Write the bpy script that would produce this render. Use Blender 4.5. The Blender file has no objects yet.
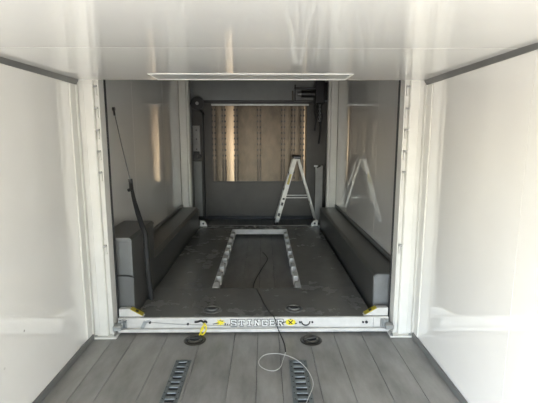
import bpy, bmesh, math, random
from mathutils import Vector, Matrix
random.seed(7)
SC = bpy.context.scene
COL = SC.collection
PI = math.pi

# ------------------------------------------------------------------ camera
cam_d = bpy.data.cameras.new('camera'); cam = bpy.data.objects.new('camera', cam_d); COL.objects.link(cam)
cam.location = (0.08, 0.0, 1.5)
cam_d.sensor_width = 36.0
cam_d.lens = 405.0 / 538.0 * 36.0
cam_d.clip_start = 0.02
cam.rotation_euler = (math.radians(90 - 8.91), 0, math.radians(-0.70))
SC.camera = cam

# ------------------------------------------------------------------ world, exposure
w = bpy.data.worlds.new('sky'); SC.world = w; w.use_nodes = True
nt = w.node_tree; nt.nodes.clear()
wo = nt.nodes.new('ShaderNodeOutputWorld'); bg = nt.nodes.new('ShaderNodeBackground')
sky = nt.nodes.new('ShaderNodeTexSky'); sky.sky_type = 'NISHITA'
sky.sun_disc = False; sky.sun_elevation = math.radians(42); sky.sun_rotation = math.radians(250)
sky.dust_density = 1.5; sky.air_density = 1.0
bg.inputs['Strength'].default_value = 1.0
tc = nt.nodes.new('ShaderNodeTexCoord'); sp = nt.nodes.new('ShaderNodeSeparateXYZ'); nt.links.new(tc.outputs['Generated'], sp.inputs[0])
mr = nt.nodes.new('ShaderNodeMapRange'); mr.inputs['From Min'].default_value = -0.03; mr.inputs['From Max'].default_value = 0.03
nt.links.new(sp.outputs['Z'], mr.inputs['Value'])
wm = nt.nodes.new('ShaderNodeMix'); wm.data_type = 'RGBA'
wm.inputs['A'].default_value = (2.7, 2.55, 2.3, 1)            # sunlit concrete yard below the horizon
nt.links.new(mr.outputs[0], wm.inputs['Factor']); nt.links.new(sky.outputs[0], wm.inputs['B'])
nt.links.new(wm.outputs['Result'], bg.inputs[0]); nt.links.new(bg.outputs[0], wo.inputs[0])

vs = SC.view_settings
vs.view_transform = 'Standard'; vs.look = 'None'; vs.gamma = 1.0; vs.use_curve_mapping = False
vs.exposure = 2.25
SC.cycles.use_denoising = True
SC.cycles.max_bounces = 14; SC.cycles.diffuse_bounces = 10; SC.cycles.glossy_bounces = 8
SC.cycles.sample_clamp_indirect = 6.0; SC.cycles.blur_glossy = 0.0; SC.cycles.caustics_reflective = False; SC.cycles.caustics_refractive = False

# ------------------------------------------------------------------ materials
def srgb(r, g, b):
    f = lambda c: ((c/255.0 + 0.055)/1.055)**2.4 if c > 10 else c/255.0/12.92
    return (f(r), f(g), f(b), 1.0)

MATS = {}
def mat(name, col, rough=0.5, metal=0.0, var=0.0, scale=4.0, col2=None, bump=0.0, stretch=(1, 1, 1),
        rvar=0.0, coat=0.0, specks=0.0, spec=0.5, ior=1.5):
    if name in MATS: return MATS[name]
    m = bpy.data.materials.new(name); m.use_nodes = True
    n = m.node_tree.nodes; l = m.node_tree.links
    b = n['Principled BSDF']
    b.inputs['Roughness'].default_value = rough
    b.inputs['Metallic'].default_value = metal
    b.inputs['IOR'].default_value = ior
    b.inputs['Specular IOR Level'].default_value = spec
    b.inputs['Coat Weight'].default_value = coat
    b.inputs['Coat Roughness'].default_value = 0.012; b.inputs['Coat IOR'].default_value = 1.7
    c = col if len(col) == 4 else (*col, 1)
    if col2 is None: col2 = tuple(max(0, x*(1-var)) for x in c[:3]) + (1,)
    geo = n.new('ShaderNodeNewGeometry'); mp = n.new('ShaderNodeMapping'); mp.inputs['Scale'].default_value = stretch
    l.new(geo.outputs['Position'], mp.inputs['Vector'])
    nz = n.new('ShaderNodeTexNoise'); nz.inputs['Scale'].default_value = scale; nz.inputs['Detail'].default_value = 8; nz.inputs['Roughness'].default_value = 0.62
    l.new(mp.outputs[0], nz.inputs['Vector'])
    cr = n.new('ShaderNodeValToRGB'); cr.color_ramp.elements[0].position = 0.32; cr.color_ramp.elements[1].position = 0.68
    cr.color_ramp.elements[0].color = col2; cr.color_ramp.elements[1].color = c
    l.new(nz.outputs['Fac'], cr.inputs['Fac'])
    out = cr.outputs['Color']
    if specks > 0:                                    # small scuffs and dirt spots
        vz = n.new('ShaderNodeTexVoronoi'); vz.inputs['Scale'].default_value = 5.0
        l.new(geo.outputs['Position'], vz.inputs['Vector'])
        r2 = n.new('ShaderNodeValToRGB'); r2.color_ramp.elements[0].position = 0.018; r2.color_ramp.elements[1].position = 0.045
        r2.color_ramp.elements[0].color = (1, 1, 1, 1); r2.color_ramp.elements[1].color = (0, 0, 0, 1)
        l.new(vz.outputs['Distance'], r2.inputs['Fac'])
        n3 = n.new('ShaderNodeTexNoise'); n3.inputs['Scale'].default_value = 2.3
        l.new(geo.outputs['Position'], n3.inputs['Vector'])
        r3 = n.new('ShaderNodeValToRGB'); r3.color_ramp.elements[0].position = 0.56; r3.color_ramp.elements[1].position = 0.64
        l.new(n3.outputs['Fac'], r3.inputs['Fac'])
        mu = n.new('ShaderNodeMath'); mu.operation = 'MULTIPLY'; l.new(r2.outputs[0], mu.inputs[0]); l.new(r3.outputs[0], mu.inputs[1])
        m2 = n.new('ShaderNodeMath'); m2.operation = 'MULTIPLY'; m2.inputs[1].default_value = specks; l.new(mu.outputs[0], m2.inputs[0])
        mx = n.new('ShaderNodeMix'); mx.data_type = 'RGBA'
        l.new(m2.outputs[0], mx.inputs['Factor']); l.new(out, mx.inputs['A']); mx.inputs['B'].default_value = (0.12, 0.10, 0.08, 1)
        out = mx.outputs['Result']
    l.new(out, b.inputs['Base Color'])
    if rvar > 0:
        mr = n.new('ShaderNodeMapRange'); mr.inputs['To Min'].default_value = max(0.02, rough - rvar); mr.inputs['To Max'].default_value = rough + rvar
        l.new(nz.outputs['Fac'], mr.inputs['Value']); l.new(mr.outputs[0], b.inputs['Roughness'])
    if bump > 0:
        bp = n.new('ShaderNodeBump'); bp.inputs['Strength'].default_value = bump; bp.inputs['Distance'].default_value = 0.004
        l.new(nz.outputs['Fac'], bp.inputs['Height']); l.new(bp.outputs[0], b.inputs['Normal'])
    MATS[name] = m
    return m

M_WALL = mat('gloss_white_wall', (0.83, 0.815, 0.78), 0.018, var=0.05, scale=1.5, specks=0.7, ior=1.6, coat=1.0)
M_CEIL = mat('gloss_white_ceiling', (0.85, 0.845, 0.82), 0.02, var=0.05, scale=1.2, ior=1.55, coat=0.5)
M_DULL = mat('grey_wall_core', (0.30, 0.30, 0.29), 0.6, var=0.1)
M_POST = mat('white_post_paint', (0.66, 0.65, 0.61), 0.38, var=0.08, scale=7)
M_FRAME = mat('white_lift_paint', (0.59, 0.58, 0.555), 0.4, var=0.22, scale=9)
M_FLOOR = mat('worn_grey_plank', (0.27, 0.262, 0.245), 0.38, var=0.42, scale=5, bump=0.15, stretch=(1.6, 0.5, 1), rvar=0.10)
M_FLOOR2 = mat('worn_grey_plank_dark', (0.25, 0.243, 0.23), 0.38, var=0.42, scale=6, bump=0.15, stretch=(1.6, 0.5, 1), rvar=0.10)
M_JOINT = mat('dark_joint', (0.02, 0.02, 0.02), 0.8, var=0.1)
M_DECK = mat('dark_deck_sheet', (0.15, 0.147, 0.137), 0.26, var=0.24, scale=4, bump=0.08, rvar=0.08)
M_DGREY = mat('dark_grey_trim', (0.14, 0.14, 0.135), 0.4, var=0.2)
M_CABI = mat('dark_grey_sheet', (0.13, 0.132, 0.126), 0.34, 0.55, var=0.22, scale=3, rvar=0.08)
M_STEEL = mat('zinc_steel', (0.42, 0.43, 0.42), 0.38, 0.85, var=0.3, scale=14)
M_TRACK = mat('galvanised_track', (0.17, 0.19, 0.19), 0.5, 0.35, var=0.35, scale=20)
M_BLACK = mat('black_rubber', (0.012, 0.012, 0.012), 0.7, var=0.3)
M_BPLA = mat('black_plastic', (0.015, 0.015, 0.016), 0.35, var=0.3)
M_YEL = mat('yellow_label', (0.45, 0.36, 0.035), 0.4, var=0.25, scale=30)
M_YEL2 = mat('yellow_ribbon', (0.78, 0.66, 0.03), 0.45, var=0.25, scale=30)
M_ALU = mat('ladder_aluminium', (0.42, 0.41, 0.38), 0.40, 0.4, var=0.2, scale=14)
M_TAN = mat('tan_aluminium_plate', (0.115, 0.092, 0.066), 0.38, 0.75, var=0.5, scale=6, stretch=(1.6, 1, 0.8), rvar=0.10)
M_TAN_REFL = mat('tan_plate_reflection', (0.40, 0.30, 0.20), 0.32, 0.75, var=0.25, scale=7, stretch=(3, 1, 0.4), rvar=0.06)  # brighter tan: daylight reflection streak painted into the plate colour
M_DOOR = mat('brown_grey_door_sheet', (0.055, 0.050, 0.044), 0.45, 0.3, var=0.3, scale=5, rvar=0.1)
M_UP = mat('grey_wall_sheet', (0.27, 0.28, 0.275), 0.4, var=0.15, scale=3)
M_TRK2 = mat('brown_steel_track', (0.075, 0.062, 0.05), 0.42, 0.5, var=0.3, scale=20)
M_GREY = mat('mid_grey_paint', (0.36, 0.36, 0.35), 0.4, var=0.2, scale=6)
M_WIRE = mat('pale_wire', (0.50, 0.50, 0.48), 0.4, var=0.1)
M_INK = mat('black_ink', (0.012, 0.012, 0.014), 0.45, var=0.1)
M_WINK = mat('white_ink', (0.84, 0.84, 0.82), 0.4, var=0.03)
M_GROUND = mat('pale_concrete', (0.50, 0.48, 0.44), 0.9, var=0.15, scale=2)
M_RED = mat('red_print', (0.45, 0.05, 0.03), 0.5, var=0.1)

# ------------------------------------------------------------------ mesh helpers
class MB:
    def __init__(s): s.bm = bmesh.new()
    def box(s, x0, x1, y0, y1, z0, z1, bev=0.0, seg=1, rot=None, piv=None):
        t = bmesh.new()
        v = [t.verts.new(p) for p in ((x0,y0,z0),(x1,y0,z0),(x1,y1,z0),(x0,y1,z0),(x0,y0,z1),(x1,y0,z1),(x1,y1,z1),(x0,y1,z1))]
        for f in ((0,3,2,1),(4,5,6,7),(0,1,5,4),(1,2,6,5),(2,3,7,6),(3,0,4,7)): t.faces.new([v[i] for i in f])
        if bev > 0: bmesh.ops.bevel(t, geom=t.edges[:], offset=bev, segments=seg, affect='EDGES', profile=0.5)
        if rot is not None:
            c = Vector(piv) if piv else Vector(((x0+x1)/2, (y0+y1)/2, (z0+z1)/2))
            bmesh.ops.transform(t, matrix=Matrix.Translation(c) @ rot.to_4x4() @ Matrix.Translation(-c), verts=t.verts[:])
        return s.add(t)
    def add(s, t):
        me = bpy.data.meshes.new('tmp'); t.to_mesh(me); t.free(); s.bm.from_mesh(me); bpy.data.meshes.remove(me); return s
    def prism(s, pts, axis, a, b, bev=0.0, seg=2):
        """polygon pts (2-D) extruded along axis from a to b"""
        t = bmesh.new()
        def p3(p, q):
            return {'x': (q, p[0], p[1]), 'y': (p[0], q, p[1]), 'z': (p[0], p[1], q)}[axis]
        A = [t.verts.new(p3(p, a)) for p in pts]; B = [t.verts.new(p3(p, b)) for p in pts]
        n = len(pts)
        t.faces.new(A); t.faces.new(B[::-1])
        for i in range(n): t.faces.new((A[i], B[i], B[(i+1) % n], A[(i+1) % n]))
        bmesh.ops.recalc_face_normals(t, faces=t.faces[:])
        if bev > 0: bmesh.ops.bevel(t, geom=t.edges[:], offset=bev, segments=seg, affect='EDGES', profile=0.5)
        return s.add(t)
    def cyl(s, p0, p1, r, n=16, r2=None):
        p0, p1 = Vector(p0), Vector(p1); d = p1 - p0
        t = bmesh.new()
        bmesh.ops.create_cone(t, cap_ends=True, segments=n, radius1=r, radius2=r if r2 is None else r2, depth=d.length)
        bmesh.ops.transform(t, matrix=Matrix.Translation((p0+p1)/2) @ d.to_track_quat('Z', 'Y').to_matrix().to_4x4(), verts=t.verts[:])
        return s.add(t)
    def bar(s, p0, p1, wdt, thk, up=(0, 0, 1)):
        """rectangular bar from p0 to p1; wdt across, thk along 'up'"""
        p0, p1 = Vector(p0), Vector(p1); d = (p1-p0).normalized(); u = Vector(up); sd = d.cross(u).normalized(); u = sd.cross(d)
        t = bmesh.new(); v = []
        for q in (p0, p1):
            for a, b in ((-1,-1),(1,-1),(1,1),(-1,1)): v.append(t.verts.new(q + sd*a*wdt/2 + u*b*thk/2))
        for f in ((3,2,1,0),(4,5,6,7),(0,1,5,4),(1,2,6,5),(2,3,7,6),(3,0,4,7)): t.faces.new([v[i] for i in f])
        bmesh.ops.recalc_face_normals(t, faces=t.faces[:])
        return s.add(t)
    def tube(s, pts, r, n=8, closed=False):
        pts = [Vector(p) for p in pts]; t = bmesh.new(); rings = []; N = len(pts)
        up = Vector((0.13, 0.29, 1)).normalized()
        for i, p in enumerate(pts):
            a = pts[(i-1) % N] if (closed or i > 0) else p; b = pts[(i+1) % N] if (closed or i < N-1) else p
            d = (b-a).normalized(); sd = d.cross(up).normalized(); u = sd.cross(d)
            rr = r[i] if isinstance(r, (list, tuple)) else r
            rings.append([t.verts.new(p + (sd*math.cos(2*PI*k/n) + u*math.sin(2*PI*k/n))*rr) for k in range(n)])
        for i in range(N if closed else N-1):
            A, B = rings[i], rings[(i+1) % N]
            for k in range(n): t.faces.new((A[k], A[(k+1) % n], B[(k+1) % n], B[k]))
        if not closed: t.faces.new(rings[0]); t.faces.new(rings[-1])
        bmesh.ops.recalc_face_normals(t, faces=t.faces[:])
        return s.add(t)
    def ring(s, c, R, r, normal=(0, 0, 1), n=24, m=8, arc=(0, 2*PI)):
        q = Vector(normal).to_track_quat('Z', 'Y'); full = abs(arc[1]-arc[0]-2*PI) < 1e-6
        k = n if full else n+1
        pts = [Vector(c) + q @ Vector((R*math.cos(arc[0]+(arc[1]-arc[0])*i/n), R*math.sin(arc[0]+(arc[1]-arc[0])*i/n), 0)) for i in range(k)]
        return s.tube(pts, r, m, closed=full)
    def lathe(s, prof, c, n=28, axis=(0, 0, 1)):
        """prof: list of (radius, height)"""
        t = bmesh.new(); q = Vector(axis).to_track_quat('Z', 'Y'); rings = []
        for (r, h) in prof:
            rings.append([t.verts.new(Vector(c) + q @ Vector((r*math.cos(2*PI*k/n), r*math.sin(2*PI*k/n), h))) for k in range(n)])
        for A, B in zip(rings, rings[1:]):
            for k in range(n): t.faces.new((A[k], A[(k+1) % n], B[(k+1) % n], B[k]))
        t.faces.new(rings[0]); t.faces.new(rings[-1])
        bmesh.ops.recalc_face_normals(t, faces=t.faces[:])
        return s.add(t)
    def build(s, name, material, parent=None, smooth=False):
        me = bpy.data.meshes.new(name)
        if parent is not None:
            off = Vector(parent.location)
            if parent.parent is not None: off = off + Vector(parent.parent.location)
            bmesh.ops.translate(s.bm, verts=s.bm.verts[:], vec=-off)
        s.bm.to_mesh(me); s.bm.free(); me.materials.append(material)
        if smooth:
            for p in me.polygons: p.use_smooth = True
            try: me.set_sharp_from_angle(angle=math.radians(35))
            except Exception: pass
        o = bpy.data.objects.new(name, me); COL.objects.link(o)
        if parent is not None: o.parent = parent
        return o

def tag(o, label=None, cat=None, group=None, kind=None):
    if label: o['label'] = label
    if cat: o['category'] = cat
    if group: o['group'] = group
    if kind: o['kind'] = kind
    return o
def thing(name, loc, label, cat, group=None, kind=None):
    o = bpy.data.objects.new(name, None); o.empty_display_size = 0.1; COL.objects.link(o); o.location = loc
    return tag(o, label, cat, group, kind)
def copy_tree(o, parent=None):
    kids = list(o.children); c = o.copy(); COL.objects.link(c); c.parent = parent
    for k in kids: copy_tree(k, c)
    return c
def smooth_path(pts, n=8):
    pts = [Vector(p) for p in pts]; out = []
    for i in range(len(pts)-1):
        p0 = pts[max(i-1, 0)]; p1 = pts[i]; p2 = pts[i+1]; p3 = pts[min(i+2, len(pts)-1)]
        for k in range(n):
            t = k/n
            out.append(0.5*((2*p1) + (p2-p0)*t + (2*p0-5*p1+4*p2-p3)*t*t + (3*p1-p0-3*p2+p3)*t**3))
    out.append(pts[-1]); return out

# ------------------------------------------------------------------ the shell
W = 1.215            # half width inside
Y0, YE = -2.2, 7.45  # bulkhead behind the camera, inner face of the ramp door
YC = 2.89            # end of the low ceiling
ZC, ZR = 1.895, 3.55 # low ceiling, roof over the lift bay

# floor: subfloor and long planks
floor = tag(MB().box(-W, W, Y0, YE, -0.12, -0.012).build('floor', M_JOINT), 'worn grey plank floor running the length of the trailer', 'floor', kind='structure')
seams = [-1.215, -1.06, -0.905, -0.66, -0.40, -0.146, 0.03, 0.19, 0.42, 0.615, 0.83, 1.03, 1.215]
for i, (a, b) in enumerate(zip(seams, seams[1:])):
    MB().box(a+0.0014, b-0.0014, Y0, YE, -0.012, 0, bev=0.0008).build('plank', M_FLOOR if i % 3 != 1 else M_FLOOR2, floor)

# side walls: core with openings and glossy sheets
DY0, DY1, DZ = -1.75, -0.35, 1.82        # side doorway in the left wall, behind the camera
def side_wall(name, sgn, label):
    m = MB(); x0, x1 = sgn*(W+0.006), sgn*(W+0.06); x0, x1 = min(x0, x1), max(x0, x1)
    if sgn < 0:
        m.box(x0, x1, Y0, DY0, -0.12, ZR); m.box(x0, x1, DY0, DY1, DZ, ZR); m.box(x0, x1, DY1, YE, -0.12, ZR)
    else:
        m.box(x0, x1, Y0, YE, -0.12, ZR)
    o = tag(m.build(name, M_DULL), label, 'wall', kind='structure')
    ys = [Y0, -0.69, 0.53, 1.75, 2.885, 4.10, 5.32, 6.52, YE] if sgn > 0 else [DY1, 0.53, 1.75, 2.885, 4.10, 5.32, 6.52, YE]
    p0, p1 = sorted((sgn*W, sgn*(W+0.006)))
    for a, b in zip(ys, ys[1:]):
        MB().box(p0, p1, a+0.0015, b-0.0015, 0.0, ZR).build('wall_panel', M_WALL, o)
    if sgn < 0:
        MB().box(p0, p1, Y0, DY0, 0, ZR).build('wall_panel', M_WALL, o)
        MB().box(p0, p1, DY0, DY1, DZ, ZR).build('wall_panel', M_WALL, o)
    return o
side_wall('wall_left', -1, 'glossy white trailer wall on the left with faint scuffs')
side_wall('wall_right', 1, 'glossy white trailer wall on the right, brightly daylit')
wf = MB()                                # bulkhead behind the viewer with a wide doorway
EX, EZ = 0.60, 1.80
wf.box(-W-0.06, -EX, Y0-0.06, Y0, -0.12, ZR); wf.box(EX, W+0.06, Y0-0.06, Y0, -0.12, ZR); wf.box(-EX, EX, Y0-0.06, Y0, EZ, ZR)
tag(wf.build('wall_front', M_WALL), 'white bulkhead wall behind the viewer', 'wall', kind='structure')

# low ceiling: underside of the upper deck
ceil = tag(MB().box(-W, W, Y0, YC, ZC+0.012, ZC+0.11).build('ceiling', M_DULL), 'glossy white low ceiling of two wide sheets', 'ceiling', kind='structure')
cy = [Y0, -0.58, 0.64, 1.84, YC]
for k, (a, b) in enumerate(zip(cy, cy[1:])):
    za, zb_ = [(-0.038, -0.038), (-0.038, -0.038), (-0.038, -0.0088), (-0.009, 0.0)][k]      # the sheets sag a little
    MB().prism([(a+0.0006, ZC+0.0118), (a+0.0006, ZC+za), (b-0.0006, ZC+zb_), (b-0.0006, ZC+0.0118)], 'x', -W, W).build('ceiling_panel', M_CEIL, ceil)
tag(MB().box(-W-0.06, W+0.06, Y0-0.06, YE+0.12, ZR, ZR+0.06).build('ceiling', M_UP), 'grey roof high over the lift bay', 'ceiling', kind='structure')

# trims: cove mouldings along the low ceiling, baseboards, wall end jambs
n = 0
for s, side in ((-1, 'left'), (1, 'right')):
    n += 1
    m = MB().prism([(s*W, ZC), (s*W, ZC-0.032), (s*(W-0.008), ZC-0.032), (s*(W-0.020), ZC-0.016), (s*(W-0.026), ZC-0.006), (s*(W-0.026), ZC)], 'y', Y0, YC-0.008)
    tag(m.build('trim_%d' % n, M_DGREY), 'dark grey cove moulding where the %s wall meets the ceiling' % side, 'trim', kind='structure')
    a, b = sorted((s*W, s*(W-0.014)))
    m = MB()
    m.box(a, b, (DY1 if s < 0 else Y0), YC-0.02, 0, 0.045, bev=0.003)
    tag(m.build('baseboard_%s' % side, M_DGREY), 'dark grey low baseboard along the %s wall' % side, 'baseboard', kind='structure')
for s, side in ((-1, 'left'), (1, 'right')):
    n += 1
    a, b = sorted((s*W, s*(W-0.010)))
    m = MB().box(a, b, YC-0.11, YC-0.001, 0.046, ZC-0.034, bev=0.003)
    m.box(*sorted((s*(W-0.010), s*(W-0.018))), YC-0.035, YC-0.001, 0.046, ZC-0.034, bev=0.003)
    tag(m.build('trim_%d' % n, M_POST), 'white vertical jamb strip ending the %s wall beside the lift post' % side, 'trim', kind='structure')
for s, side in ((-1, 'left'), (1, 'right')):
    n += 1
    a, b = sorted((s*W, s*(W-0.026)))
    tag(MB().box(a, b, 3.67 if s < 0 else 3.10, 6.28, 0.431, 0.465, bev=0.003).build('trim_%d' % n, M_DGREY), 'dark strip on the %s bay wall above the wheel box' % side, 'trim', kind='structure')

# shallow framed fixture on the ceiling edge
fx = thing('ceiling_light', (0, 2.75, ZC), 'long thin white-framed ceiling fixture above the lift opening', 'light fixture')
m = MB(); X0, X1, A, B, zt, zb = -0.64, 0.64, 2.60, 2.86, ZC-0.0005, ZC-0.0055
m.box(X0, X1, A, A+0.016, zb, zt, bev=0.002); m.box(X0, X1, B-0.022, B, zb, zt, bev=0.002)
m.box(X0, X0+0.016, A+0.016, B-0.022, zb, zt, bev=0.002); m.box(X1-0.016, X1, A+0.016, B-0.022, zb, zt, bev=0.002)
m.build('frame', M_WINK, fx)
MB().box(X0+0.016, X1-0.016, A+0.016, B-0.022, ZC-0.0025, ZC-0.0005).build('diffuser', mat('pale_grey_diffuser', (0.50, 0.50, 0.48), 0.3, var=0.05), fx)

# ------------------------------------------------------------------ far end: ramp door
door = tag(MB().box(-W-0.06, W+0.06, YE, YE+0.12, -0.12, ZR).build('wall_back', M_DOOR), 'brownish grey end wall of the trailer behind the lift', 'wall', kind='structure')
MB().box(-W, W, YE-0.004, YE, 2.14, ZR).build('upper_sheet', M_UP, door)
MB().box(-W, -0.90, YE-0.003, YE, 0.0, 2.13).build('side_sheet', M_DOOR, door)
MB().box(0.92, W, YE-0.003, YE, 0.0, 2.13).build('side_sheet', M_DOOR, door)
MB().box(-1.0, 1.0, YE-0.035, YE-0.003, 2.115, 2.165, bev=0.006).build('header_bar', M_BPLA, door)
PX0, PX1, PZ0, PZ1 = -0.845, 0.865, 0.715, 2.08
MB().box(PX0-0.02, PX1+0.02, YE-0.022, YE-0.003, 2.07, 2.105, bev=0.004).build('panel_rim', M_STEEL, door)
MB().box(PX0-0.02, PX1+0.02, YE-0.028, YE-0.003, 0.695, 0.715, bev=0.004).build('panel_sill', M_BPLA, door)
MB().box(-W, W, YE-0.02, YE-0.003, 0.0, 0.06, bev=0.004).build('kick_strip', M_BPLA, door)
tracks = [-0.826, -0.645, -0.428, -0.011, 0.424, 0.606, 0.769]
edges = [PX0] + tracks + [PX1]
def bowed(x0, x1, z0, z1, y, sag, nseg=8):
    """thin sheet bulging towards the lift, real thickness"""
    pts = [(x0 + (x1-x0)*i/nseg, y - sag*math.sin(PI*i/nseg)) for i in range(nseg+1)]
    pts += [(x1, y+0.002), (x0, y+0.002)]
    return MB().prism(pts, 'z', z0, z1)
for i, (a, b) in enumerate(zip(edges, edges[1:])):
    if b-a < 0.04: continue
    bright = i in (2, 7)  # reflected daylight streaks put into the colour and bow of these plates
    bowed(a+0.012, b-0.012, PZ0, PZ1-0.012, YE-0.006, 0.008 if bright else 0.005).build('plate', M_TAN_REFL if bright else M_TAN, door, smooth=True)
for i, x in enumerate(tracks):
    wd = 0.052
    m = MB()
    m.box(x-wd/2, x-wd/2+0.014, YE-0.024, YE-0.004, PZ0, PZ1-0.015, bev=0.003)
    m.box(x+wd/2-0.014, x+wd/2, YE-0.024, YE-0.004, PZ0, PZ1-0.015, bev=0.003)
    m.box(x-wd/2, x+wd/2, YE-0.013, YE-0.005, PZ0, PZ1-0.015)
    o = m.build('tie_down_track', mat('tan_steel_track', (0.15, 0.12, 0.09), 0.4, 0.6, var=0.3, scale=18), door)
    m = MB()
    for k in range(13):
        z = PZ0 + 0.06 + k*0.102
        for s in (-1, 1):
            m.box(x+s*wd*0.5-0.013, x+s*wd*0.5+0.013, YE-0.027, YE-0.010, z-0.016, z+0.016, bev=0.002)
    m.build('slot_row', M_INK, o)['kind'] = 'stuff'
    if i in (0, 1, 2, 3, 4, 6):
        m = MB().box(x-0.036, x-0.010, YE-0.030, YE-0.005, PZ0+0.004, PZ0+0.40, bev=0.003).box(x+0.010, x+0.036, YE-0.030, YE-0.005, PZ0+0.004, PZ0+0.40, bev=0.003)
        m.build('track_cover', M_TRK2, door)

# ------------------------------------------------------------------ wheel boxes along the bay
wl = thing('wheel_box', (-1.08, 4.9, 0), 'long low dark grey wheel box along the left wall behind the tall box', 'wheel box')
m = MB().prism([(-W+0.022, 0.001), (-0.945, 0.001), (-0.945, 0.395), (-0.975, 0.43), (-W+0.022, 0.43)], 'y', 3.672, 6.25); m.build('body', M_CABI, wl)
MB().box(-0.947, -0.938, 3.68, 6.24, 0.385, 0.399, bev=0.003).build('edge_strip', M_DGREY, wl)
cb = thing('storage_box', (-1.075, 3.35, 0), 'tall dark grey sheet-metal box at the left beside the front post', 'box')
MB().box(-W+0.022, -0.94, 3.04, 3.668, 0.001, 0.715, bev=0.006, seg=2).build('body', M_CABI, cb)
MB().prism([(-W+0.004, 0.716), (-0.935, 0.716), (-0.935, 0.728), (-0.955, 0.748), (-W+0.004, 0.748)], 'y', 3.026, 3.67, bev=0.003).build('lid', M_CABI, cb)
m = MB(); m.tube(smooth_path([(-W+0.01, 3.033, 0.44), (-1.10, 3.031, 0.443), (-1.0, 3.031, 0.442), (-0.955, 3.033, 0.435), (-0.938, 3.04, 0.425)], 5), 0.007, 6)
m.build('strap', M_BLACK, cb, smooth=True)
MB().box(-1.075, -1.072, 3.034, 3.040, 0.02, 0.70).build('seam', M_JOINT, cb)

wr = thing('wheel_box', (1.09, 4.7, 0), 'long dark grey wheel box with rounded edge along the right wall', 'wheel box')
arc = [(0.957+0.035+0.035*math.cos(a), 0.39+0.035*math.sin(a)) for a in [PI - k*PI/12 for k in range(7)]]
m = MB().prism([(W-0.022, 0.001), (0.957, 0.001)] + arc + [(W-0.022, 0.425)], 'y', 3.11, 6.25); m.build('body', M_CABI, wr, smooth=True)
arc2 = [(0.962+0.035+0.034*math.cos(a), 0.386+0.034*math.sin(a)) for a in [PI - k*PI/12 for k in range(7)]]
MB().prism([(W-0.023, 0.006), (0.963, 0.006)] + arc2 + [(W-0.023, 0.420)], 'y', 3.100, 3.1095).build('end_plate', mat('grey_end_plate', (0.19, 0.195, 0.195), 0.35, var=0.25, scale=6), wr, smooth=True)

# ------------------------------------------------------------------ lift posts
def make_post(s, yc, label, front, group):
    t = thing('lift_post', (s*1.14, yc, 0), label, 'post', group)
    xi, xo = 1.068, 1.214
    y0, y1 = (yc-0.06, yc+0.06)
    def bx(m, a, b, c, d, e, f, bev=0.003):
        a, b = sorted((s*a, s*b)); m.box(a, b, c, d, e, f, bev=bev); return m
    MBp = MB(); bx(MBp, 1.105, xo-0.003, y0, y1, 0.012, ZR-0.01, 0.006); MBp.build('column', M_POST, t)
    m = MB(); bx(m, xi+0.006, 1.106, y0+0.030, y1-0.006, 0.012, ZR-0.01, 0.003); m.build('web', M_POST, t)
    m = MB(); bx(m, xi, xi+0.010, y0+0.012, y1-0.001, 0.012, ZR-0.01, 0.002); m.build('flange', M_POST, t)
    m = MB(); bx(m, 1.168, 1.172, y0-0.004, y0+0.003, 0.02, ZR-0.02, 0.001); m.build('rib', M_POST, t)
    if front:
        m = MB(); bx(m, xi-0.012, xi-0.0005, y1-0.016, y1-0.001, 0.013, ZR-0.01, 0.002); m.build('gap_shade', M_BLACK, t)  # black strip added as the shade in the gap between post and bay wall
        for z in [0.711] + [1.255 + 0.150*k for k in range(5)] + [2.005 + 0.15*k for k in range(9)]:
            m = MB(); bx(m, xi+0.012, 1.104, y0+0.004, y0+0.031, z-0.008, z+0.008, 0.002)
            o = m.build('lock_step', M_GREY, t)
            m = MB(); bx(m, xi+0.012, xi+0.020, y0+0.004, y0+0.031, z-0.065, z+0.005, 0.002)
            m.build('lock_tab', M_POST, t)
        m = MB(); bx(m, xi-0.03, xo, y0-0.03, y1+0.01, 0.0005, 0.012, 0.002); m.build('base_plate', M_POST, t)
        for bxp in (1.05, 1.19):
            MB().cyl((s*bxp, y0-0.016, 0.012), (s*bxp, y0-0.016, 0.024), 0.010, 6).build('bolt', M_STEEL, t)
    else:
        m = MB(); bx(m, xi-0.02, xo, y0-0.02, y1+0.01, 0.0005, 0.012, 0.002); m.build('base_plate', M_POST, t)
    return t
make_post(-1, 2.96, 'white notched lift post at the front left, beside the yellow-labelled corner', True, 'front lift posts')
make_post(1, 2.96, 'white notched lift post at the front right, against the bright wall', True, 'front lift posts')
make_post(-1, 6.38, 'shaded plain lift post at the rear left, next to the cable reel', False, 'rear lift posts')
make_post(1, 6.38, 'shaded plain lift post at the rear right, next to the stepladder', False, 'rear lift posts')

# ------------------------------------------------------------------ lift platform
ZD = 0.127
HX0, HX1, HY0, HY1 = -0.405, 0.425, 3.585, 6.04
pf = thing('lift_platform', (0, 4.6, 0), 'dark-decked car lift platform with white lettered front beam and rectangular opening', 'lift platform')
DX, DYA, DYB = 0.930, 2.975, 6.30
ss = [(-DX, DX, DYA, HY0), (-DX, HX0, HY0, HY1), (HX1, DX, HY0, HY1), (-DX, DX, HY1, DYB)]
for (a, b, c, d) in ss: MB().box(a+0.0006, b-0.0006, c+0.0006, d-0.0006, ZD-0.006, ZD, bev=0.0008).build('deck_sheet', M_DECK, pf)
XB = 1.045
MB().box(-XB, XB, 2.952, 2.975, 0.048, ZD+0.002, bev=0.003).build('front_beam', M_FRAME, pf)
MB().box(-XB, XB, 2.930, 2.975, 0.020, 0.046, bev=0.004).build('beam_flange', M_FRAME, pf)
MB().box(-XB, XB, 6.28, 6.31, 0.03, ZD+0.002, bev=0.003).build('rear_beam', M_FRAME, pf)
MB().box(-0.93, -0.90, 2.98, 6.28, 0.03, ZD-0.007).build('side_beam', M_FRAME, pf)
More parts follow.
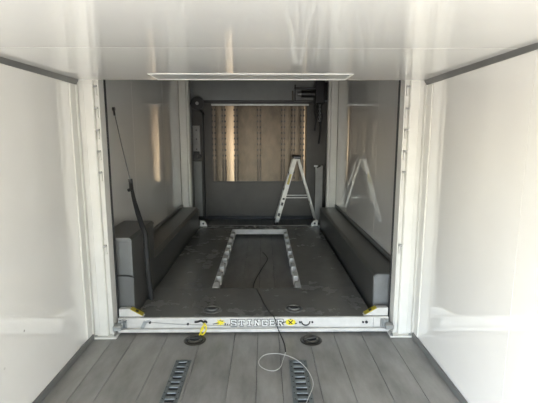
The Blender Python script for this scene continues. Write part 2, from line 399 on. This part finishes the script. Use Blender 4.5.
MB().box(0.90, 0.93, 2.98, 6.28, 0.03, ZD-0.007).build('side_beam', M_FRAME, pf)
# opening: white frame inside, with a row of cleats along each side
MB().box(HX0, HX1, HY1-0.012, HY1, 0.050, ZD-0.001, bev=0.002).build('opening_rail', M_FRAME, pf)
for s, hx in ((-1, HX0), (1, HX1)):
    a, b = sorted((hx, hx - s*0.006))
    MB().box(a, b, HY0, HY1-0.013, 0.062, ZD-0.001).build('opening_rail', M_FRAME, pf)
    for k in range(8):
        y = HY0 + 0.03 + k*0.302
        a, b = sorted((hx - s*0.006, hx - s*0.052))
        MB().prism([(y, 0.03), (y+0.19, 0.03), (y+0.19, ZD-0.018), (y+0.13, ZD-0.002), (y, ZD-0.002)], 'x', a, b, bev=0.003).build('cleat', M_FRAME, pf)
# recessed tie-down rings
def ring_parts(parent, x, y, z, R, bar_ang):
    pan = MB().lathe([(R*0.98, 0.0008), (R, 0.004), (R*0.93, 0.007), (R*0.80, 0.006), (R*0.74, 0.0022), (0.001, 0.0016)], (x, y, z)).build('pan', M_DGREY if parent is pf else M_TRK3, parent, smooth=True)
    m = MB().ring((x, y-0.002, z+0.013), R*0.56, R*0.10, n=20, m=6)
    m.build('ring', M_STEEL if parent is pf else M_TRK3, parent, smooth=True)
    d = Vector((math.cos(bar_ang), math.sin(bar_ang), 0))*R*0.72; c = Vector((x, y, z+0.013))
    MB().bar(c-d, c+d, R*0.30, 0.014).build('hinge_bar', M_BPLA, parent)
M_TRK3 = mat('dark_worn_steel', (0.075, 0.07, 0.06), 0.42, 0.5, var=0.4, scale=20)
ring_parts(pf, -0.343, 3.105, ZD, 0.074, 0.1)
ring_parts(pf, 0.321, 3.115, ZD, 0.074, -0.1)
# corner gussets with yellow labels, and steel lock levers
for s in (-1, 1):
    g = MB().prism([(s*1.045, ZD+0.003), (s*0.855, ZD+0.003), (s*0.965, ZD+0.066), (s*1.045, ZD+0.066)], 'y', 2.978, 3.024, bev=0.003).build('gusset', M_FRAME, pf)
    p0 = Vector((s*0.864, 3.0, ZD+0.012)); p1 = Vector((s*0.956, 3.0, ZD+0.065))
    m = MB().bar(p0, p1, 0.052, 0.004, up=(0, 0, 1)); m.build('warning_label', M_YEL, g)
    MB().bar(p0.lerp(p1, 0.40)+Vector((0, 0, .001)), p0.lerp(p1, 0.62)+Vector((0, 0, .001)), 0.03, 0.005).build('label_print', M_INK, g)
    a, b = sorted((s*1.045, s*0.978))
    MB().box(a, b, 2.940, 2.952, 0.052, 0.118, bev=0.003).build('lock_plate', M_STEEL, pf)
    a, b = sorted((s*1.064, s*1.0))
    lv = MB().box(a, b, 2.875, 2.940, 0.060, 0.098, bev=0.006).build('lock_lever', M_STEEL, pf)
    MB().cyl((s*1.0, 2.915, 0.09), (s*1.0, 2.915, 0.135), 0.007, 8).build('pin', M_STEEL, lv)
    g2 = MB().prism([(s*0.925, ZD+0.001), (s*0.815, ZD+0.001), (s*0.835, ZD+0.06), (s*0.865, ZD+0.09), (s*0.925, ZD+0.09)], 'y', 6.24, 6.27, bev=0.003).build('rear_gusset', M_POST, pf)
    MB().cyl((s*0.875, 6.240, ZD+0.045), (s*0.875, 6.232, ZD+0.045), 0.016, 10).build('bolt', M_INK, g2)
# hook, rod and small fittings on the beam
MB().bar((-0.865, 2.949, 0.045), (-0.835, 2.949, 0.105), 0.006, 0.028, up=(1, 0, 0)).bar((-0.835, 2.949, 0.10), (-0.80, 2.949, 0.106), 0.006, 0.014).build('hook', M_STEEL, pf)
MB().tube(smooth_path([(-0.83, 2.947, 0.100), (-0.6, 2.946, 0.082), (-0.4, 2.946, 0.074), (-0.19, 2.946, 0.066), (0.5, 2.947, 0.052)], 6), 0.0032, 6).build('cord', M_GREY, pf, smooth=True)
for x, z in ((-0.80, 0.096), (-0.51, 0.082)): MB().cyl((x, 2.952, z), (x, 2.942, z), 0.009, 10).build('cord_clip', M_BPLA, pf)
m = MB().ring((0.40, 2.944, 0.10), 0.032, 0.005, normal=(0, 1, 0), n=12, m=6, arc=(-PI, 0)) 
m.build('pull_handle', M_BPLA, pf, smooth=True)
for x in (0.355, 0.452): MB().cyl((x, 2.952, 0.092), (x, 2.944, 0.092), 0.008, 10).build('screw', M_INK, pf)
MB().cyl((0.845, 2.952, 0.090), (0.845, 2.944, 0.090), 0.008, 10).build('screw', M_INK, pf)
MB().cyl((0.872, 2.952, 0.090), (0.872, 2.944, 0.090), 0.011, 10).build('screw', M_INK, pf)
MB().box(0.925, 0.927, 2.9495, 2.953, 0.05, 0.126).build('beam_joint', M_DGREY, pf)

# lettering on the beam: black-edged white slab letters
def letter(ch):
    """strokes in a unit cell, x 0..1, z 0..1"""
    S = {
     'S': [(.9,.72,.9,.92),(.9,.92,.1,.92),(.1,.92,.1,.54),(.1,.54,.9,.46),(.9,.46,.9,.08),(.9,.08,.1,.08),(.1,.08,.1,.28)],
     'T': [(.0,.92,1.,.92),(.5,.92,.5,.08),(.28,.08,.72,.08),(.04,.92,.04,.70),(.96,.92,.96,.70)],
     'I': [(.5,.92,.5,.08),(.2,.92,.8,.92),(.2,.08,.8,.08)],
     'N': [(.15,.08,.15,.92),(.15,.92,.85,.08),(.85,.08,.85,.92),(.0,.08,.32,.08),(.68,.92,1.,.92)],
     'G': [(.9,.70,.9,.92),(.9,.92,.1,.92),(.1,.92,.1,.08),(.1,.08,.9,.08),(.9,.08,.9,.46),(.9,.46,.55,.46)],
     'E': [(.12,.08,.12,.92),(.0,.92,.92,.92),(.12,.5,.7,.5),(.0,.08,.92,.08),(.92,.92,.92,.74),(.92,.08,.92,.28)],
     'R': [(.15,.08,.15,.92),(.0,.92,.85,.92),(.85,.92,.85,.52),(.85,.52,.15,.52),(.45,.52,.88,.08),(.0,.08,.32,.08),(.72,.08,1.,.08)],
    }
    return S[ch]
LX0, LX1, LZ0, LH = -0.186, 0.234, 0.060, 0.054
word = 'STINGER'; cw = (LX1-LX0)/len(word)
lt = thing('tmp', (0, 0, 0), None, None); bpy.data.objects.remove(lt)
for i, ch in enumerate(word):
    x0 = LX0 + i*cw + cw*0.15; lw = cw*0.70
    mk, mw = MB(), MB()
    for (a, b, c, d) in letter(ch):
        p0 = Vector((x0+a*lw, 0, LZ0+b*LH)); p1 = Vector((x0+c*lw, 0, LZ0+d*LH)); dd = (p1-p0).normalized()
        mk.bar(p0-dd*0.0075+Vector((0, 2.9512, 0)), p1+dd*0.0075+Vector((0, 2.9512, 0)), 0.0185, 0.0016, up=(0, 1, 0))
        mw.bar(p0-dd*0.0035+Vector((0, 2.9500, 0)), p1+dd*0.0035+Vector((0, 2.9500, 0)), 0.0085, 0.0012, up=(0, 1, 0))
    lo = mk.build('letter', M_INK, pf); mw.build('letter_face', M_WINK, lo)
# yellow emblems either side of the word
def emblem(x, z, rx, rz, star):
    pts = []
    k = 16
    for i in range(k):
        a = 2*PI*i/k; r = 1.0 if not star or i % 2 == 0 else 0.50
        pts.append((x + rx*r*math.cos(a), z + rz*r*math.sin(a)))
    e = MB().prism(pts, 'y', 2.9496, 2.9515).build('emblem', M_YEL2, pf)
    m = MB()
    if star:
        m.bar((x-rx*1.5, 2.949, z-0.012), (x-rx*0.3, 2.949, z-0.004), 0.006, 0.001, up=(0, 1, 0)); m.bar((x-rx*0.2, 2.949, z+0.016), (x+rx*0.5, 2.949, z+0.01), 0.005, 0.001, up=(0, 1, 0))
    else:
        for (a, b, c, d) in ((-.45, .6, .35, -.6), (.45, .6, -.35, -.6), (-1.75, -.1, -.9, .1), (.85, -.5, 1.25, -.3), (-.15, .9, .15, .9)):
            m.bar((x+a*rx, 2.949, z+b*rz), (x+c*rx, 2.949, z+d*rz), 0.008, 0.001, up=(0, 1, 0))
    m.build('emblem_print', M_INK, e)
emblem(-0.258, 0.092, 0.040, 0.032, True)
emblem(0.283, 0.092, 0.040, 0.026, False)
for k, (x, ww) in enumerate(((-0.225, .010), (-0.208, .008), (-0.193, .006))):
    MB().bar((x, 2.9508, 0.064), (x+0.004, 2.9508, 0.085 - k*0.004), ww, 0.0012, up=(0, 1, 0)).build('emblem_mark', M_INK, pf)

# ------------------------------------------------------------------ floor hardware
for (x, y, lab) in ((-0.441, 2.845, 'round recessed floor tie-down ring on the left under the yellow ribbon'), (0.43, 2.835, 'round recessed floor tie-down ring on the right of the wire loop')):
    t = thing('tie_down_ring', (x, y, 0), lab, 'tie-down ring', 'recessed rings in the near floor')
    ring_parts(t, x, y, 0.0, 0.083, 0.15 if x < 0 else 0.35)
def etrack(x, wd, y1, y0, label, pitch):
    t = thing('floor_track', (x, y1, 0), label, 'floor track', 'slotted tie-down tracks in the near floor')
    MB().box(x-wd/2+0.004, x+wd/2-0.004, y0, y1-0.004, 0.0004, 0.0018).build('pan', M_INK, t)
    for s in (-1, 1):
        a, b = sorted((x+s*wd*0.5, x+s*wd*0.27)); MB().box(a, b, y0, y1, 0.0018, 0.009, bev=0.002).build('side_rail', M_TRACK, t)
    k = 0; y = y1
    while y > y0 + pitch:
        MB().prism([(y-pitch*0.52, 0.0018), (y-pitch*0.46, 0.008), (y-pitch*0.05, 0.010), (y, 0.0018)], 'x', x-wd*0.27, x+wd*0.27, bev=0.001, seg=1).build('rung', M_TRACK, t)
        y -= pitch
        m = MB()
    m = MB()
    nn = int((y1-y0)/pitch)
    for k in range(nn):
        for s in (-1, 1):
            m.cyl((x+s*wd*0.39, y1-pitch*(k+0.5), 0.009), (x+s*wd*0.39, y1-pitch*(k+0.5), 0.0105), 0.0045, 8)
    m.build('rivets', M_INK, t)['kind'] = 'stuff'
etrack(-0.470, 0.105, 2.565, 1.25, 'slotted steel floor track at the left, clear of the wire', 0.056)
etrack(0.305, 0.120, 2.555, 1.25, 'slotted steel floor track at the right, crossed by the pale wire', 0.056)

# pale wire loop on the floor
px_pts = [(0.265, 1.95), (0.325, 2.11), (0.375, 2.25), (0.372, 2.36), (0.335, 2.48), (0.27, 2.57), (0.18, 2.64), (0.09, 2.63), (0.045, 2.56), (0.05, 2.49), (0.095, 2.44), (0.145, 2.43), (0.185, 2.47), (0.205, 2.55), (0.23, 2.66)]
pts = [(x, y, 0.0165 if 0.22 < x < 0.38 and y < 2.58 else 0.006) for (x, y) in px_pts]
tag(MB().tube(smooth_path([(0.22, 1.6, 0.005), (0.235, 1.8, 0.0165)] + pts, 8), 0.0023, 6).build('wire', M_WIRE, smooth=True), 'thin pale wire curled in a loop on the near floor', 'wire')
# dark cable over the beam
cpts = [(0.06, 5.2, 0.006), (0.12, 4.9, 0.006), (0.05, 4.5, 0.006), (-0.02, 4.1, 0.006), (-0.03, 3.80, 0.02), (-0.005, 3.60, 0.100), (0.02, 3.50, ZD+0.006), (0.07, 3.25, ZD+0.006), (0.12, 3.05, ZD+0.006), (0.150, 2.962, ZD+0.012), (0.168, 2.938, 0.10), (0.19, 2.915, 0.04), (0.215, 2.86, 0.006), (0.228, 2.76, 0.006), (0.23, 2.66, 0.006)]
tag(MB().tube(smooth_path(cpts, 8), 0.0038, 6).build('cable', M_BLACK, smooth=True), 'thin dark cable trailing from the deck opening over the front beam', 'cable')

# yellow ribbon knotted on the beam
rb = thing('ribbon', (-0.40, 2.93, 0), 'yellow ribbon knotted round a dark clip on the front beam', 'ribbon')
MB().tube(smooth_path([(-0.392, 2.940, 0.100), (-0.372, 2.932, 0.080), (-0.366, 2.924, 0.05), (-0.382, 2.918, 0.020), (-0.400, 2.914, 0.012), (-0.408, 2.916, 0.03), (-0.398, 2.922, 0.06), (-0.380, 2.928, 0.085)], 6), 0.0062, 6).build('loop', M_YEL2, rb, smooth=True)
MB().tube(smooth_path([(-0.385, 2.928, 0.060), (-0.402, 2.918, 0.035), (-0.42, 2.912, 0.008)], 6), 0.0055, 6).build('tail', M_YEL2, rb, smooth=True)
MB().tube(smooth_path([(-0.455, 2.942, 0.100), (-0.43, 2.938, 0.104), (-0.405, 2.936, 0.114), (-0.385, 2.936, 0.100), (-0.375, 2.938, 0.112), (-0.362, 2.940, 0.096)], 6), 0.0075, 6).build('clip', M_BPLA, rb, smooth=True)

# ------------------------------------------------------------------ black hose against the tall box
hs = thing('hose', (-0.92, 3.33, ZD), 'thick black hose standing against the tall left box, thin cord above', 'hose')
hp = smooth_path([(-1.125, 3.66, 1.10), (-1.075, 3.56, 0.98), (-1.005, 3.44, 0.86), (-0.945, 3.33, 0.785), (-0.905, 3.28, 0.71), (-0.895, 3.26, 0.58), (-0.893, 3.27, 0.40), (-0.893, 3.31, 0.22), (-0.893, 3.33, ZD+0.006)], 6)
MB().tube(hp, [0.012+0.009*min(1, i/12) for i in range(len(hp))], 10).build('hose_body', M_BLACK, hs, smooth=True)
MB().cyl((-1.121, 3.655, 1.05), (-1.130, 3.665, 1.135), 0.019, 12).cyl((-1.15, 3.65, 1.03), (-1.11, 3.65, 1.05), 0.015, 10).build('fitting', M_BPLA, hs)
MB().tube([(-1.130, 3.665, 1.12), (-1.172, 3.61, 1.44), (-1.206, 3.56, 1.745)], 0.005, 6).build('cord', M_DGREY, hs, smooth=True)
MB().cyl((-1.214, 3.56, 1.745), (-1.195, 3.56, 1.745), 0.016, 10).cyl((-1.205, 3.56, 1.745), (-1.200, 3.56, 1.69), 0.009, 10).build('hook', M_BPLA, hs)

# ------------------------------------------------------------------ stepladder
ld = thing('stepladder', (0.64, 7.2, 0), 'small open aluminium stepladder standing in front of the end wall', 'ladder')
AX, AZ, FX, RX, YA, YB = 0.650, 1.150, 0.300, 1.005, 6.98, 7.32
for (yb, yt) in ((YA, YA+0.04), (YB, YB-0.04)):
    MB().bar((FX, yb, 0.03), (AX-0.03, yt, AZ), 0.024, 0.068, up=(1, 0, 0.3)).build('front_rail', M_ALU, ld)
    MB().bar((RX, yb+0.01, 0.03), (AX+0.03, yt, AZ-0.01), 0.022, 0.030, up=(1, 0, -0.3)).build('rear_rail', M_ALU, ld)
    MB().box(FX-0.045, FX+0.025, yb-0.018, yb+0.018, 0.0005, 0.04, bev=0.005).build('foot', M_BPLA, ld)
    MB().box(RX-0.018, RX+0.026, yb-0.010, yb+0.030, 0.0005, 0.04, bev=0.005).build('foot', M_BPLA, ld)
    zs = 0.47; f = (zs-0.03)/(AZ-0.03)
    MB().bar((FX+(AX-0.03-FX)*f, yb+(yt-yb)*f, zs), (RX+(AX+0.03-RX)*f, yb+(yt-yb)*f, zs), 0.006, 0.016).build('spreader', M_ALU, ld)
for k in range(1, 4):
    z = 0.03 + k*0.285; f = (z-0.03)/(AZ-0.03); x = FX+(AX-0.03-FX)*f
    st = MB().box(x-0.038, x+0.038, YA+0.04*f+0.010, YB-0.04*f-0.010, z-0.012, z+0.008, bev=0.003).build('step', M_ALU, ld)
MB().box(AX-0.075, AX+0.065, YA+0.01, YB-0.01, AZ-0.005, AZ+0.045, bev=0.012, seg=2).build('top_cap', M_BPLA, ld)
MB().bar((RX-0.10, YA+0.03, 0.36), (RX-0.10, YB-0.03, 0.36), 0.012, 0.02).build('rear_brace', M_ALU, ld)
def on_rail(f, name, ln, mm):
    a = Vector((FX, YA-0.0125, 0.03)).lerp(Vector((AX-0.03, YA+0.04-0.0125, AZ)), f); b = Vector((FX, YA-0.0125, 0.03)).lerp(Vector((AX-0.03, YA+0.04-0.0125, AZ)), f+ln)
    MB().bar(a, b, 0.002, 0.040, up=(1, 0, 0.3)).build(name, mm, ld)
on_rail(0.27, 'rivet_plate', 0.05, M_INK); on_rail(0.36, 'rivet_plate', 0.03, M_INK); on_rail(0.10, 'stripe', 0.05, M_INK)
on_rail(0.60, 'yellow_sticker', 0.16, M_YEL)

# ------------------------------------------------------------------ equipment at the far left
rl = thing('cable_reel', (-1.09, 7.2, 2.05), 'black cable reel high in the far left corner', 'cable reel')
c = (-1.07, 7.20, 2.09)
MB().lathe([(0.115, -0.045), (0.118, -0.030), (0.085, -0.026), (0.085, 0.026), (0.118, 0.030), (0.115, 0.045)], c, axis=(0, 1, 0), n=24).build('drum', M_BPLA, rl, smooth=True)
MB().ring((c[0], c[1]-0.002, c[2]), 0.090, 0.018, normal=(0, 1, 0), n=24, m=8).build('coil', M_BLACK, rl, smooth=True)
MB().cyl((c[0], c[1]-0.052, c[2]), (c[0], c[1]-0.040, c[2]), 0.028, 12).build('hub', M_GREY, rl)
MB().box(-1.213, c[0], 7.24, 7.27, c[2]-0.02, c[2]+0.02, bev=0.003).build('bracket', M_BPLA, rl)
MB().bar((c[0]+0.04, 7.17, c[2]-0.09), (c[0]+0.11, 7.15, c[2]-0.20), 0.03, 0.03).build('cord_guide', M_BPLA, rl)
cd = tag(MB().tube([(-1.015, 7.415, 0.02), (-1.018, 7.415, 0.8), (-1.012, 7.415, 1.5), (-1.016, 7.415, 1.93)], 0.016, 8).build('conduit', M_BPLA, smooth=True), 'dark vertical conduit pipe running down below the cable reel', 'pipe')
cv = thing('wall_cover', (-1.14, 7.43, 0), 'pale grey cover strip on the far left of the end wall', 'cover')
MB().box(-1.205, -1.075, 7.420, 7.446, 1.20, 1.72, bev=0.004).build('upper_plate', M_GREY, cv)
MB().box(-1.205, -1.060, 7.420, 7.446, 0.06, 1.08, bev=0.004).build('lower_plate', M_UP, cv)
for z in (1.30, 1.48, 1.64): MB().cyl((-1.14, 7.420, z), (-1.14, 7.414, z), 0.012, 8).build('screw', M_INK, cv)
sb = thing('switch_box', (-1.12, 7.40, 1.15), 'small black switch box on the far left cover strip', 'switch box')
MB().box(-1.19, -1.09, 7.345, 7.419, 1.13, 1.26, bev=0.008, seg=2).build('housing', M_BPLA, sb)
MB().cyl((-1.12, 7.345, 1.20), (-1.12, 7.325, 1.20), 0.022, 12).build('knob', M_BPLA, sb)
MB().box(-1.09, -1.05, 7.36, 7.40, 1.15, 1.21, bev=0.004).build('plug', M_BPLA, sb)

# ------------------------------------------------------------------ winch unit at the far right
wn = thing('winch_unit', (0.95, 7.2, 2.0), 'black electric winch unit bracketed high in the far right corner', 'winch')
MB().box(0.955, 1.11, 7.02, 7.30, 2.08, 2.52, bev=0.012, seg=2).build('housing', M_BPLA, wn)
MB().cyl((0.72, 7.15, 2.245), (0.96, 7.15, 2.245), 0.060, 18).build('motor', M_BPLA, wn, smooth=True)
MB().cyl((0.66, 7.15, 2.245), (0.72, 7.15, 2.245), 0.030, 14).build('shaft', M_STEEL, wn, smooth=True)
m = MB().bar((0.60, 7.15, 2.34), (0.96, 7.15, 2.34), 0.03, 0.035).bar((0.615, 7.15, 2.12), (0.615, 7.15, 2.40), 0.03, 0.022, up=(1, 0, 0)).bar((0.60, 7.15, 2.13), (0.82, 7.15, 2.13), 0.03, 0.022)
m.build('frame', M_BPLA, wn)
MB().box(0.56, 0.585, 7.13, 7.17, 2.14, 2.30, bev=0.004).build('guard', M_TRK2, wn)
MB().box(0.955, 1.213, 7.30, 7.42, 2.16, 2.46, bev=0.006).build('mount', M_BPLA, wn)
for k, (x, zz) in enumerate(((0.965, 1.62), (1.0, 1.84), (1.045, 1.40), (1.075, 1.74))):
    MB().tube(smooth_path([(x, 7.10, 2.10), (x-0.02, 7.11, 1.95), (x+0.015, 7.12, (zz+2.0)/2), (x-0.005, 7.12, zz)], 5), 0.013 if k != 2 else 0.018, 8).build('hanging_hose', M_BLACK, wn, smooth=True)
ck = MB()
for k in range(9): ck.ring((1.035, 7.08, 2.05-k*0.032), 0.014, 0.0045, normal=((1, 0, 0) if k % 2 else (0, 1, 0)), n=8, m=4)
ck.build('chain', M_STEEL, wn, smooth=True)
gp = thing('corner_guard', (1.06, 7.2, 0), 'pale grey folded steel guard standing behind the right ladder leg', 'guard')
MB().prism([(0.985, 0.002), (1.10, 0.002), (1.10, 1.02), (0.985, 0.96)], 'y', 7.10, 7.115, bev=0.002).build('face', M_GREY, gp)
MB().box(1.10, 1.112, 7.10, 7.30, 0.002, 1.02, bev=0.002).build('return', M_GREY, gp)
MB().box(0.955, 1.02, 7.085, 7.099, 1.0, 1.03, bev=0.003).box(0.985, 1.0, 7.09, 7.114, 0.94, 1.0).build('latch', M_STEEL, gp)

# ------------------------------------------------------------------ daylight portals in the two doorways (guide sky light sampling only)
def portal(loc, rot, sx, sy):
    pd = bpy.data.lights.new('doorway_portal', 'AREA'); pd.shape = 'RECTANGLE'; pd.size = sx; pd.size_y = sy
    po = bpy.data.objects.new('doorway_portal', pd); COL.objects.link(po); po.location = loc; po.rotation_euler = rot
    pd.cycles.is_portal = True
portal((-W-0.03, (DY0+DY1)/2, DZ/2-0.05), (0, math.radians(-90), 0), DZ+0.1, DY1-DY0)
portal((0, Y0-0.03, EZ/2-0.05), (math.radians(90), 0, 0), 2*EX, EZ+0.1)
